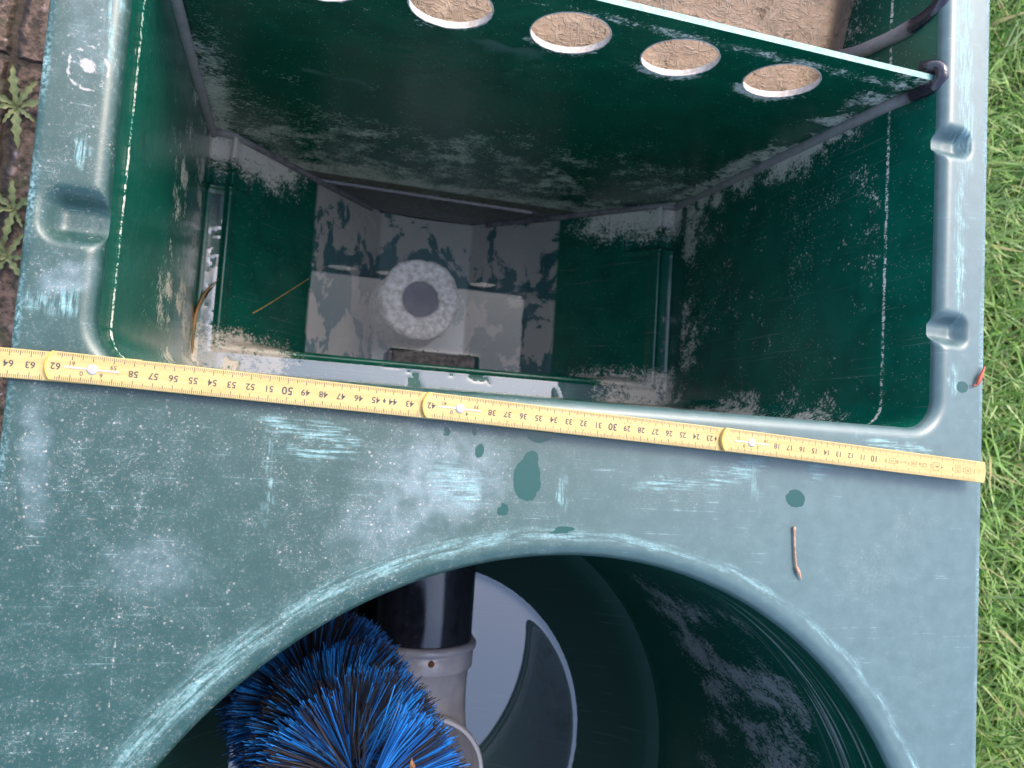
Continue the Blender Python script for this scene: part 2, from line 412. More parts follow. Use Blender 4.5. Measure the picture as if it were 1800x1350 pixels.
MT = dict(
    deck=mat_deck(), panel=mat_panel(), wall=mat_wall(), cyl=mat_cyl(), silt=mat_silt(), bed=mat_silt('dark_silt', .31), weld=mat_weld(),
    cut=mat_simple('cut_plastic', (0.40, 0.33, 0.28), (0.58, 0.51, 0.46), 2.5, .7, .3, .3),
    edge=mat_simple('pale_plastic_edge', (0.09, 0.21, 0.19), (0.19, 0.31, 0.28), 2.5, .5, .5, .3),
    flange=mat_simple('limed_cement', (0.50, 0.43, 0.40), (0.86, 0.81, 0.79), 1.4, .8, .3, .9, 6),
    drain=mat_simple('painted_bore_water', (0.07, 0.07, 0.095), (0.10, 0.10, 0.125), .8, .4),
    stub=mat_simple('silted_pipe', (0.06, 0.055, 0.055), (0.20, 0.17, 0.15), 1.2, .8, .3, .6),
    ruler=mat_ruler(),
    ink=mat_simple('dark_ink', (0.022, 0.018, 0.02), (0.045, 0.036, 0.036), 8, .6),
    inkb=mat_simple('brown_ink', (0.12, 0.070, 0.028), (0.17, 0.10, 0.045), 6, .6),
    seam=mat_simple('lacquer_seam', (0.55, 0.25, 0.03), (0.68, 0.34, 0.05), 3, .5),
    rivet=mat_simple('rivet_metal', (0.34, 0.32, 0.35), (0.44, 0.42, 0.45), 3, .5, .5, .2, metal=0.35),
    spring=mat_simple('hinge_metal', (0.36, 0.28, 0.24), (0.46, 0.37, 0.33), 4, .5, .5, .2),
    water=mat_water('shallow_water', 1.35), pool=mat_water('still_water', 7.0),
    rubber=mat_simple('black_rubber', (0.010, 0.010, 0.014), (0.024, 0.024, 0.032), 1.4, .10, .9, .10),
    pvc=mat_simple('grey_pvc', (0.29, 0.285, 0.32), (0.40, 0.37, 0.375), .3, .2, .5, .1),
    rust=mat_simple('rusty_screw', (0.10, 0.025, 0.008), (0.22, 0.07, 0.02), 6, .7, .4, .5),
    blue=mat_bristle('blue_bristle', (0.003, 0.032, 0.14), (0.018, 0.20, 0.60), .5),
    black=mat_bristle('black_bristle', (0.008, 0.008, 0.011), (0.03, 0.028, 0.034), .5),
    wire=mat_simple('brush_wire', (0.10, 0.10, 0.11), (0.2, 0.2, 0.2), 4, .4, metal=.8),
    grass=mat_grass(), stone=mat_stone(),
    soil=mat_simple('soil', (0.03, 0.045, 0.012), (0.06, 0.07, 0.025), .8, .9, .2, .8),
    weed=mat_simple('weed_leaf', (0.07, 0.10, 0.035), (0.16, 0.17, 0.07), 1.2, .6, .3, .3),
    twig=mat_simple('twig_bark', (0.20, 0.10, 0.06), (0.42, 0.25, 0.17), 3, .6, .4, .4),
    redleaf=mat_simple('red_leaf', (0.22, 0.035, 0.018), (0.40, 0.09, 0.05), 4, .5, .4, .3),
    straw=mat_simple('straw', (0.36, 0.26, 0.07), (0.52, 0.42, 0.15), 2, .55, .4, .3),
    oldblade=mat_simple('withered_blade', (0.10, 0.075, 0.02), (0.42, 0.20, 0.07), .5, .5, .4, .3),
    deadleaf=mat_simple('dead_leaf', (0.10, 0.045, 0.022), (0.24, 0.115, 0.055), 3, .7, .3, .4),
)

# ------------------------------------------------------------------ object helpers
def empty(name, loc_cm, label=None, cat=None, group=None):
    o = bpy.data.objects.new(name, None); COL.objects.link(o)
    o.location = Vector(loc_cm) * S
    o.empty_display_size = .05
    tag(o, label, cat, group)
    return o
def tag(o, label=None, cat=None, group=None, kind=None):
    if label: o['label'] = label
    if cat: o['category'] = cat
    if group: o['group'] = group
    if kind: o['kind'] = kind
    return o
def root_loc(p):
    v = Vector((0, 0, 0))
    while p is not None:
        v += p.location; p = p.parent
    return v
def obj(name, verts, faces, mat, parent=None, origin=None, smooth=True, mats=None, fm=None):
    """verts in world centimetres; origin in cm (defaults to the parent's place)"""
    off = Vector(origin) * S if origin is not None else root_loc(parent)
    me = bpy.data.meshes.new(name)
    me.from_pydata([Vector(v) * S - off for v in verts], [], faces)
    for q in (mats or [mat]): me.materials.append(q)
    if fm: me.polygons.foreach_set('material_index', fm)
    if smooth: me.polygons.foreach_set('use_smooth', [True] * len(me.polygons))
    me.validate(); me.update()
    o = bpy.data.objects.new(name, me); COL.objects.link(o)
    if parent is not None:
        o.parent = parent
        o.location = off - root_loc(parent)
    else:
        o.location = off
    return o
def autosmooth(o, ang=35):
    me = o.data
    bm = bmesh.new(); bm.from_mesh(me)
    bmesh.ops.recalc_face_normals(bm, faces=bm.faces)
    for e in bm.edges:
        if len(e.link_faces) == 2 and e.calc_face_angle(0) > radians(ang): e.smooth = False
    bm.to_mesh(me); bm.free()
    return o
def rrect(x0, x1, y0, y1, r, step=.4):
    pts = []
    for cx, cy, a0 in ((x1 - r, y0 + r, -pi / 2), (x1 - r, y1 - r, 0), (x0 + r, y1 - r, pi / 2), (x0 + r, y0 + r, pi)):
        n = max(6, int(r * pi / 2 / .3))
        pts += [(cx + r * cos(a0 + pi / 2 * i / n), cy + r * sin(a0 + pi / 2 * i / n)) for i in range(n + 1)]
    out = []
    for a, b in zip(pts, pts[1:] + pts[:1]):
        L = hypot(b[0] - a[0], b[1] - a[1]); k = max(1, int(L / step))
        out += [(a[0] + (b[0] - a[0]) * i / k, a[1] + (b[1] - a[1]) * i / k) for i in range(k)]
    return out
def circle(cx, cy, r, n): return [(cx + r * cos(2 * pi * i / n), cy + r * sin(2 * pi * i / n)) for i in range(n)]
def inpoly(p, poly):
    x, y = p; c = False; j = len(poly) - 1
    for i in range(len(poly)):
        xi, yi = poly[i]; xj, yj = poly[j]
        if (yi > y) != (yj > y) and x < (xj - xi) * (y - yi) / (yj - yi) + xi: c = not c
        j = i
    return c
def plate(outer, holes, extra=()):
    """triangulate outer minus holes; returns verts2d, tris"""
    vs, es = [], []
    for lp in [outer] + list(holes):
        k = len(vs); vs += [Vector(p) for p in lp]
        es += [(k + i, k + (i + 1) % len(lp)) for i in range(len(lp))]
    vs += [Vector(p) for p in extra]
    ov, oe, of, *_ = delaunay_2d_cdt(vs, es, [], 0, 1e-5)
    fs = []
    for f in of:
        c = (sum(ov[i].x for i in f) / len(f), sum(ov[i].y for i in f) / len(f))
        if inpoly(c, outer) and not any(inpoly(c, h) for h in holes):
            a, b, d = [ov[i] for i in f[:3]]
            fs.append(tuple(f) if (b - a).cross(d - a) > 0 else tuple(reversed(f)))
    return [(v.x, v.y) for v in ov], fs
def loft(loops, close=True):
    vs, fs = [], []; n = len(loops[0])
    for lp in loops: vs += lp
    for k in range(len(loops) - 1):
        for i in range(n if close else n - 1):
            j = (i + 1) % n
            fs.append((k * n + i, k * n + j, (k + 1) * n + j, (k + 1) * n + i))
    return vs, fs
def sm(a, b, x):
    t = min(1, max(0, (x - a) / (b - a))); return t * t * (3 - 2 * t)
def tube(path, radii, n=10, squash=None, jitter=0, seed=0, cap=True):
    """swept round section along a polyline"""
    rnd = random.Random(seed); path = [Vector(p) for p in path]
    vs, fs = [], []; up = None
    for i, p in enumerate(path):
        d = (path[min(i + 1, len(path) - 1)] - path[max(i - 1, 0)]).normalized()
        if up is None:
            up = d.orthogonal().normalized()
        up = (up - d * up.dot(d)).normalized(); s = d.cross(up)
        r = radii[i] if isinstance(radii, (list, tuple)) else radii
        for k in range(n):
            a = 2 * pi * k / n; q = r * (1 + jitter * (rnd.random() - .5))
            vs.append(p + up * cos(a) * q + s * sin(a) * q)
    for i in range(len(path) - 1):
        for k in range(n):
            j = (k + 1) % n
            fs.append((i * n + k, i * n + j, (i + 1) * n + j, (i + 1) * n + k))
    if cap:
        fs.append(tuple(reversed(range(n)))); fs.append(tuple(range((len(path) - 1) * n, len(path) * n)))
    return vs, fs
def smoothpath(pts, k=6):
    """catmull-rom"""
    P = [Vector(p) for p in pts]; P = [2 * P[0] - P[1]] + P + [2 * P[-1] - P[-2]]; out = []
    for i in range(1, len(P) - 2):
        for j in range(k):
            t = j / k; a, b, c, d = P[i - 1:i + 3]
            out.append(.5 * ((2 * b) + (c - a) * t + (2 * a - 5 * b + 4 * c - d) * t * t + (3 * b - a - 3 * c + d) * t ** 3))
    out.append(P[-2]); return out
def lathe(profile, cx, cy, n=160):
    vs, fs = loft([[(cx + r * cos(2 * pi * i / n), cy + r * sin(2 * pi * i / n), z) for i in range(n)] for r, z in profile])
    return vs, fs

# ------------------------------------------------------------------ setting: ground
GZ = -45.0
def grid(x0, x1, y0, y1, st, hf):
    nx, ny = int((x1 - x0) / st) + 1, int((y1 - y0) / st) + 1
    vs = [(x0 + (x1 - x0) * i / (nx - 1), y0 + (y1 - y0) * j / (ny - 1)) for j in range(ny) for i in range(nx)]
    vs = [(x, y, hf(x, y)) for x, y in vs]
    fs = [(j * nx + i, j * nx + i + 1, (j + 1) * nx + i + 1, (j + 1) * nx + i) for j in range(ny - 1) for i in range(nx - 1)]
    return vs, fs
def gh(x, y): return GZ - 1.5 + 1.2 * mnoise.noise(Vector((x * .05, y * .05, 0)))
vs, fs = grid(1.6, 400, -300, 400, 6, gh)
g = obj('ground', vs, fs, MT['soil']); tag(g, kind='structure')
def ph(x, y): return GZ + .5 * mnoise.noise(Vector((x * .12, y * .12, 3))) + .3 * mnoise.noise(Vector((x * .6, y * .6, 5)))
vs, fs = grid(-150, -64.6, -60, 110, 1.2, ph)
g = obj('pavement', vs, fs, MT['stone']); tag(g, kind='structure')
vs = [(x, y, GZ - 4.5) for y in (-700, -69.3, 59.8, 700) for x in (-700, -63.9, 1.0, 700)]
fs = [(j * 4 + i, j * 4 + i + 1, j * 4 + i + 5, j * 4 + i + 4) for j in range(3) for i in range(3) if (i, j) != (1, 1)]
g = obj('terrain', vs, fs, MT['soil']); tag(g, kind='structure')

# ------------------------------------------------------------------ the filter tank
TANK = empty('filter_tank', (-31.45, -6, -74), 'dark green moulded plastic pond filter tank with one square and one round chamber', 'filter tank')
OX0, OX1, OY0, OY1 = -60.2, -3.15, 2.75, 56.0       # chamber opening at the wall
CX, CY, CR = -31.6, -36.4, 29.2                     # round opening
RR = 0.85
DENTS = [(-60.9, 10.45, 1.45, 0.45, 1.25, 1.05, 0), (-2.9, 25.05, 1.55, 0.35, 1.0, 1.05, -.3), (-2.85, 10.4, 1.5, 0.4, 1.0, 1.05, -.3),
         (-60.9, 40.0, 1.45, 0.45, 1.25, 1.3, 0)]
def dent(x, y):
    g = 0; push = 0
    for cx, cy, hx, hy, soft, dep, pz in DENTS:
        dx, dy = max(0, abs(x - cx) - hx), max(0, abs(y - cy) - hy)
        if pz == 0 and x > cx: dx = 0
        if pz < 0 and x < cx: dx = 0
        if abs(x - cx) > 4.5: continue
        k = 1 - sm(0, soft, hypot(dx, dy))
        g += dep * k; push += pz * k
    return g, push
def shape(v):
    """press the moulded recesses into rim and deck"""
    x, y, z = v
    g, push = dent(x, y)
    if g > 0 and z > -5:
        nz = min(z, -g) if z < -.05 else z - g
        f = sm(-4.5, -1.8, z) if z < -1.8 else 1
        if z < -.5: x += push * g / 1.3 * f
        z = nz
    return (x, y, z)
def rim_profile():
    return [(RR * (1 - sin(a)), -RR * (1 - cos(a))) for a in [pi / 2 * i / 7 for i in range(8)]]
def oploop(off, z, zf=None):
    lp = rrect(OX0 - off, OX1 + off, OY0 - off, OY1 + off, 2.3 + off, .3)
    return [(x, y, z if zf is None else zf(x)) for x, y in lp]
# NB: loops must share the point count, so scale one base loop outwards
base = rrect(OX0, OX1, OY0, OY1, 2.3, .25)
def normals(lp):
    out = []
    for i in range(len(lp)):
        a, b = lp[i - 1], lp[(i + 1) % len(lp)]
        dx, dy = b[0] - a[0], b[1] - a[1]; L = hypot(dx, dy) or 1
        out.append((dy / L, -dx / L))
    return out
NB = normals(base)
def off(o, z): return [shape((p[0] + n[0] * o, p[1] + n[1] * o, z)) for p, n in zip(base, NB)]
NC = 260
def coff(o, z): return [(CX + (CR + o) * cos(2 * pi * i / NC), CY + (CR + o) * sin(2 * pi * i / NC), z) for i in range(NC)]
# deck: flat top with rounded rims, outer skirt
DX0, DX1, DY0, DY1 = -64.1, 1.2, -69.5, 60.0
E = .22
outer = rrect(DX0 + E, DX1 - E, DY0 + E, DY1 - E, 2.0, 1.5)
rimloop = [(p[0] + n[0] * RR, p[1] + n[1] * RR) for p, n in zip(base, NB)]
hole = [(q[0], q[1]) for q in coff(RR, 0)]
extra = []
for cx, cy, hx, hy, soft, dep, pz in DENTS:
    x = cx - 3.6
    while x < cx + 3.6:
        y = cy - 2.6
        while y < cy + 2.6:
            if not inpoly((x, y), rimloop) and DX0 + .5 < x < DX1 - .5 and not any(hypot(x - q[0], y - q[1]) < .12 for q in rimloop): extra.append((x, y))
            y += .2
        x += .2
grow = [(p[0] + n[0] * (RR + .12), p[1] + n[1] * (RR + .12)) for p, n in zip(base, NB)]
y = -30.0
while y < 44:
    x = DX0 + .5
    while x < DX1 - .4:
        if hypot(x - CX, y - CY) > CR + RR + .12 and (y < OY0 - RR - .12 or not inpoly((x, y), grow)) and \
           not any(abs(x - q[0]) < 3.7 and abs(y - q[1]) < 2.75 for q in DENTS): extra.append((x, y))
        x += .27
    y += .27
v2, fs = plate(outer, [rimloop, hole], extra)
vs = [shape((x, y, 0)) for x, y in v2]
def addloft(vs, fs, loops):
    k = len(vs); a, b = loft(loops)
    return vs + a, fs + [tuple(i + k for i in f) for f in b]
rim = rim_profile()
vs, fs = addloft(vs, fs, [off(o, z) for o, z in rim])
vs, fs = addloft(vs, fs, [coff(o, z) for o, z in rim])
ob = rrect(DX0 + E, DX1 - E, DY0 + E, DY1 - E, 2.0, 1.5); on = normals(ob)
sk = [(0, 0), (E * .7, -E * .3), (E, -E), (E, -3.0), (E - .5, -3.4), (E - .5, -74)]
vs, fs = addloft(vs, fs, [[(p[0] + n[0] * o, p[1] + n[1] * o, z) for p, n in zip(ob, on)] for o, z in sk])
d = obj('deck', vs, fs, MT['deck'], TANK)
bm = bmesh.new(); bm.from_mesh(d.data); bmesh.ops.remove_doubles(bm, verts=bm.verts, dist=2e-5)
bmesh.ops.recalc_face_normals(bm, faces=bm.faces); bm.to_mesh(d.data); bm.free()
d.data.polygons.foreach_set('use_smooth', [True] * len(d.data.polygons))
autosmooth(d, 60)
# where the deck is dirty, scuffed, worn or wet (marks with outlines of their own)
def elf(x, y, e, soft):
    cx, cy, rx, ry, rot = e[:5]
    dx, dy = x - cx, y - cy
    u, v = (dx * cos(rot) + dy * sin(rot)) / rx, (-dx * sin(rot) + dy * cos(rot)) / ry
    return 1 - sm(1 - soft, 1 + soft, hypot(u, v))
CLOUD = [((-40.6, -2.6, 4.0, 2.8, .2), 1), ((-56.2, -8.2, 2.2, 1.6, 0), .55), ((-61.9, 7.0, 1.4, .7, .5), .9), ((-62.4, -2.5, .7, 3.2, .1), .7), ((-9, -8.0, 2.4, 2.0, .8), .45),
         ((-5.5, -4.8, 1.5, 1.3, .3), .5), ((-24, -2.4, 4.5, 1.3, .2), .45), ((-4, -14, 1.2, 2.5, .2), .35), ((-43.5, -5.5, 3, 2, .3), .7), ((-1, 14, .5, 3, 0), .3), ((-62, 21, 1, 3, 0), .4)]
SCUFF = [((-48.4, -.3, 2.7, .5, -.12), 1), ((-47.9, -1.5, 2.2, .3, .05), 1), ((-39.6, -2.9, 1.6, 1.0, -.5), .75), ((-20.2, -1.3, 2.4, .55, .35), .9), ((-25.3, -2.3, 2.1, .28, .1), .8),
         ((-7.6, 1.4, 2.8, .30, -.12), 1), ((-4.6, 1.25, 1.0, .25, -.2), 1), ((-13, -.7, 1.6, .4, .5), .5)]
SCUFFV = [((-1.25, 32, .75, 8, .05), .85), ((-1.4, 17, .35, 5.5, .02), .9), ((-1.7, 6.6, .35, 1.0, -.2), 1), ((-61.8, 14.2, .25, 1.0, .05), .9), ((-61.9, 5.8, .7, .8, .05), .8), ((-63.2, 5.6, .4, .7, .05), .7),
          ((-61.0, 22, .25, 3.5, .05), .7), ((-50.6, -3, .12, 2.4, .05), .7), ((-32.8, -3.2, .2, 1.4, 0), .6), ((-19, -1.4, .5, 1.2, .2), .6)]
WET = [(-35.15, -2.45, .92, 1.35, .05), (-35.0, -1.3, .5, .7, -.3), (-34.5, .55, .9, .7, .1), (-15.42, -2.85, .75, .62, 0), (-38.3, -.86, .28, .46, -.2), (-38.8, .35, .17, .3, 0), (-40.5, .22, .16, .38, 0),
       (-36.6, -4.4, .3, .42, -.6), (-32.6, -5.55, .9, .22, .1), (-.9, 6.1, .6, .45, .3)]
me = d.data; nvv = len(me.vertices); at = {k: [0.0] * nvv for k in ('dirty', 'cloud', 'scuff', 'scuff_along', 'wet', 'mark', 'ring', 'edge')}
dl = root_loc(TANK)
def N3(x, y, f, k=0): return mnoise.noise(Vector((x * f, y * f, k)))
for i, v in enumerate(me.vertices):
    x, y, z = (v.co + dl) / S
    if z < -4: continue
    wx, wy = x + .5 * N3(x, y, 1.1, 1) + .25 * N3(x, y, 3, 1), y + .5 * N3(x, y, 1.1, 2) + .25 * N3(x, y, 3, 2)
    left = 1 - sm(-50, -25, x)
    q = .14 + .75 * left
    if y > 3: q *= .8
    q *= .75 + .5 * N3(x, y, .16, 3) + .3 * N3(x, y, .5, 4)
    at['dirty'][i] = max(0.03, min(1, q))
    at['cloud'][i] = max(k * elf(wx, wy, e, .65) for e, k in CLOUD)
    at['scuff'][i] = max(k * elf(wx, wy, e, .5) for e, k in SCUFF)
    at['scuff_along'][i] = max(k * elf(wx, wy, e, .5) for e, k in SCUFFV)
    at['wet'][i] = max(elf(x + .12 * N3(x, y, 2, 5), y + .12 * N3(x, y, 2, 6), e, .5) for e in WET)
    th = atan2(y - CY, x - CX); r = hypot(x - CX, y - CY)
    wide = .45 + .9 * sm(1.2, 2.3, th) + .25 * N3(th * 8, 0, 1.0, 7)
    u = (r - 30.35 - .30 * (1 - sm(.7, 1.5, th)) + .25 * N3(x, y, .6, 8)) / wide
    at['ring'][i] = sm(-.15, .12, u) * (1 - sm(.35, 1.25, u))
    at['edge'][i] = sm(.72, 1.0, x) * (.45 + .6 * N3(x, y, .35, 9)) + (1 - sm(-63.95, -63.6, x)) * (.4 + .8 * N3(x, y, .3, 10))
    mk = hypot(x + 61.85, (y - 18.7) * .85)
    mr = hypot(x + 56.4, y + 10)
    f = max((1 - sm(.0, .25, abs(mk - 1.0 + .12 * N3(x, y, 1.5, 12)))) * .70, (1 - sm(.25, .75, hypot(x + 61.85 + .3 * (y - 18.8), y - 18.85))) * (.72 if y > 18.3 else 0),
            (1 - sm(.0, .5, abs(mr - 2.9 + .5 * N3(x, y, .6, 11)))) * .42)
    if -16 < y < -8.5: f = max(f, (1 - sm(.0, .3, abs(x + 57.6))) * .55)
    at['mark'][i] = f
for k, a_ in at.items():
    q = me.attributes.new(k, 'FLOAT', 'POINT'); q.data.foreach_set('value', a_)
# square chamber walls
def zr(x): return -5.7 + 2.0 * (1 - sm(-40, -20, x))
loops = [off(0, -RR)]
for z in (-1.2, -1.6, -2.1, -2.7, -3.2): loops.append(off(0, z))
for dz, o in ((.35, 0), (.12, -.03), (-.12, -.11), (-.4, -.12)):
    loops.append([(p[0] + n[0] * o, p[1] + n[1] * o, zr(p[0]) + dz) for p, n in zip(base, NB)])
for i in range(1, 9):
    t = i / 8; loops.append([(p[0] - n[0] * -1 * -(.12 + .42 * t), p[1] + n[1] * -(.12 + .42 * t) + 2.3 * t * (1 - sm(3.0, 8.0, p[1])), -7 - 35.6 * t) for p, n in zip(base, NB)])
vs, fs = loft(loops)
o = obj('chamber_wall', vs, fs, MT['wall'], TANK)
# floor of the square chamber: ledge all round, then a hopper
def floor_z(x, y):
    ax = abs(x + 31.45)
    hop = -42.5 - max(0, 25.4 - ax) * 1.262
    hop = max(hop, -66 - .6 * sm(7, 0, ax))
    d = min(25.55 - ax, y - 8.05)                       # distance inside the ledge's inner edge
    bead = .45 * exp(-((d + .25) / .28) ** 2)
    led = -42.0 + bead + .25 * exp(-((28.0 - ax) / .3) ** 2 if y > 5 else 0)
    if d <= 0: z = led
    else:
        t = sm(0, 1.2, y - 8.05)
        z = led + (hop - led) * t if y < 9.3 else hop
        if d < .5: z = led + (z - led) * sm(0, .5, d)
    # grip recesses next to the back corners
    for cx, cy, hx in ((-57.5, 26.55, 1.7), (-6.1, 26.65, 2.2)):
        k = sm(1.25, .75, abs(y - cy)) * sm(hx + .5, hx, abs(x - cx))
        z -= k * .9
        z += .5 * exp(-((abs(y - cy) - 1.25) / .3) ** 2) * sm(hx + .5, hx, abs(x - cx))
    return z
vs, fs = grid(-59.9, -3.2, 4.6, 31.9, .22, floor_z)
o = obj('hopper_floor', vs, fs, MT['wall'], TANK)
# divider with its row of round holes
PT = .48
def pY(z): return 30.15 - .028 * z
holes = [circle(cx, -6.1, 3.02, 56) for cx in (-59.2 + 9.1 * .0 + 0, )] if False else [circle(cx, -6.1, 3.02, 56) for cx in (-50.1, -41.0, -31.9, -22.8, -13.6)]
outl = [(-59.75, -41.9), (-57.0, -42.4), (-39.9, -64), (-37.5, -66.1), (-25.2, -66.1), (-23, -64), (-5.9, -42.4), (-3.4, -41.9), (-3.3, -20), (-3.2, -1.05), (-20, -1.1), (-31, -1.12), (-45, -1.1), (-59.9, -1.05), (-59.9, -20)]
v2, tri = plate(outl, holes)
nv = len(v2)
vs = [(x, pY(z), z) for x, z in v2] + [(x, pY(z) + PT, z) for x, z in v2]
fs = list(tri) + [tuple(i + nv for i in reversed(f)) for f in tri]
fm = [0] * len(fs)
def ringfaces(lp, mi):
    k = len(vs)
    for x, z in lp: vs.append((x, pY(z), z))
    for x, z in lp: vs.append((x, pY(z) + PT, z))
    n = len(lp)
    for i in range(n):
        j = (i + 1) % n
        fs.append((k + i, k + j, k + n + j, k + n + i)); fm.append(mi)
for h in holes: ringfaces(h, 1)
ringfaces(outl, 2)  # outline faces paler and more cyan than the panel faces
DV = obj('divider_panel', vs, fs, None, TANK, mats=[MT['panel'], MT['cut'], MT['edge']], fm=fm, smooth=False)
bm = bmesh.new(); bm.from_mesh(DV.data); bmesh.ops.recalc_face_normals(bm, faces=bm.faces); bm.to_mesh(DV.data); bm.free()
# ragged burr of pale plastic round each hole
for h in holes:
    rnd = random.Random(int(h[0][0] * 10))
    pts = []
    for i, (x, z) in enumerate(h):
        pts.append((x, pY(z) - .015, z))
    vs, fs = tube(pts + pts[:1], [.035 + .05 * rnd.random() * (1 if p[2] < -6 else .4) for p in pts] + [.04], 6, jitter=.8, seed=3, cap=False)
    obj('hole_burr', vs, fs, MT['cut'], DV)
# second, silted panel behind and its back wall
vs, fs = grid(-59.8, -3.0, -66, -.9, .9, lambda x, z: 0)
vs = [(x, 45.0 - .03 * z + .25 * mnoise.noise(Vector((x * .2, z * .2, 9))) + .12 * mnoise.noise(Vector((x * .9, z * .9, 2))), z) for x, z, _ in vs]
n0 = len(vs)
vs2 = vs + [(x, y + .8, z) for x, y, z in vs]
fs2 = [tuple(reversed(f)) for f in fs] + [tuple(i + n0 for i in f) for f in fs]
nx = int((59.8 - 3.0) / .9) + 1
ny = int((66 - .9) / .9) + 1
top = [(ny - 1) * nx + i for i in range(nx)]
for a, b in zip(top, top[1:]): fs2.append((a, b, b + n0, a + n0))
obj('silted_panel', vs2, fs2, MT['silt'], TANK)
# silt heaped on the floor between the two panels
vs, fs = grid(-59.7, -3.3, 31.15, 45.5, .35, lambda x, y: -10.9 + .33 * (y - 31) + .5 * mnoise.noise(Vector((x * .25, y * .25, 4))) + .15 * mnoise.noise(Vector((x * 1.2, y * 1.2, 4))) - 3.0 * sm(-8, -3.5, x))
obj('silt_bed', vs, fs, MT['bed'], TANK)  # same silt pattern, mixed darker and browner
# welded seams
def bead(name, pts, r, seed, n=10, k=6):
    p = smoothpath(pts, k); rnd = random.Random(seed)
    rr = [r * (1 + .16 * mnoise.noise(Vector((i * .14, seed, 0)))) for i in range(len(p))]
    vs, fs = tube(p, rr, n, jitter=.0, seed=seed)
    o = obj(name, vs, fs, MT['weld'], TANK); return o
bead('weld_bead', [(-3.7, 31.5, -1.9), (-3.15, 31.2, -.75), (-2.95, 30.4, -.6), (-3.1, 29.75, -1.1), (-3.3, 29.75, -2.4), (-3.35, 30.05, -6), (-3.4, 30.3, -14), (-3.45, 30.7, -28), (-3.6, 31.1, -41.6)], .52, 1, 12, 9)
bead('weld_bead', [(-59.9, 29.6, -2.0), (-59.9, 29.7, -5), (-59.9, 29.9, -12), (-59.8, 30.1, -24), (-59.7, 30.6, -36), (-59.6, 31.0, -41.5)], .55, 2, 12, 9)
bead('weld_bead', [(-59.5, 31.1, -41.6), (-57, 31.1, -42.3), (-50, 31.3, -51.0), (-47.4, 31.35, -54.3), (-40, 31.6, -63.6)], .42, 3, 10, 9)
bead('weld_bead', [(-3.5, 31.1, -41.6), (-6, 31.1, -42.3), (-13, 31.3, -51.0), (-15.5, 31.35, -54.3), (-23, 31.6, -63.6)], .42, 4, 10, 9)
bead('weld_bead', [(-3.4, 38.0, -.9), (-3.0, 37.3, -.6), (-2.95, 36.4, -.9), (-3.1, 35.9, -2.4), (-3.25, 35.9, -5), (-3.6, 36.3, -9), (-3.9, 37, -12)], .62, 5, 12, 9)
# drain flange on the hopper bottom
rnd = random.Random(5)
n = 72
prof = [(2.3, -58), (2.32, -54.2), (2.5, -53.75), (3.0, -53.62), (3.9, -53.6), (4.7, -53.66), (5.2, -53.85), (5.4, -54.3), (5.3, -56), (5.6, -66.4)]
loops = []
FX, FY = -33.7, 17.7
for k, (r, z) in enumerate(prof):
    lp = []
    for i in range(n):
        a = 2 * pi * i / n; w = max(0, min(1, (k - 2) / 5))
        q = r * (1 + w * .09 * mnoise.noise(Vector((cos(a) * 1.6, sin(a) * 1.6, 1))) + w * .03 * mnoise.noise(Vector((cos(a) * 6, sin(a) * 6, 1))))
        lp.append((FX + q * cos(a), FY + q * sin(a), z + .10 * mnoise.noise(Vector((q * cos(a), q * sin(a), 7))) + .05 * mnoise.noise(Vector((q * cos(a) * 3, q * sin(a) * 3, 7)))))
    loops.append(lp)
vs, fs = loft(loops)
FL = obj('drain_flange', vs, fs, MT['flange'], TANK)
vs, fs = lathe([(2.4, -54.3), (1.6, -54.32), (.01, -54.35)], FX, FY, 48)
obj('drain_bore', vs, fs, MT['drain'], FL)  # matte disc closing the bore, dim lilac water reflection put into its colour
# silted pipe stub just breaking the water at the front of the hopper
def stub():
    vs, fs = [], []
    nx, ny = 40, 12
    for j in range(ny + 1):
        for i in range(nx + 1):
            u, v = i / nx * 2 - 1, j / ny
            x = -31.45 + u * 5.75; y = 8.0 + v * 2.75
            e = (1 - max(0, (abs(u) - .9) / .1) ** 2) * (1 - max(0, (v - .75) / .25) ** 3 * .6)
            vs.append((x, y, -54.9 + 1.45 * sqrt(max(0, e)) + .10 * mnoise.noise(Vector((x * .8, y * .8, 0)))))
    for j in range(ny):
        for i in range(nx):
            a = j * (nx + 1) + i; fs.append((a, a + 1, a + nx + 2, a + nx + 1))
    k = len(vs); rim_ = [j * (nx + 1) for j in range(ny, -1, -1)] + list(range(1, nx + 1)) + [j * (nx + 1) + nx for j in range(1, ny + 1)] + [ny * (nx + 1) + i for i in range(nx - 1, 0, -1)]
    for i in rim_: vs.append((vs[i][0], vs[i][1], -60))
    m_ = len(rim_)
    for i in range(m_): fs.append((rim_[i], rim_[(i + 1) % m_], k + (i + 1) % m_, k + i))
    return vs, fs
vs, fs = stub()
obj('pipe_stub', vs, fs, MT['stub'], TANK)
# round chamber
prof = [(CR, -RR), (CR, -1.8), (CR + .12, -2.1), (CR, -2.5), (CR - .05, -3.4), (CR + .1, -3.8), (CR - .05, -4.3), (CR - .05, -8), (CR - .05, -16), (CR - .1, -28), (CR - .15, -40.2), (CR - .35, -41.0), (CR - 1.6, -41.5), (CR - 2.0, -42.0), (24.0, -45.4), (20.6, -47.95), (17, -51), (13, -54), (8, -56), (.02, -56.5)]
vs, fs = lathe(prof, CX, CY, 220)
o = obj('round_chamber', vs, fs, MT['cyl'], TANK); autosmooth(o, 50)

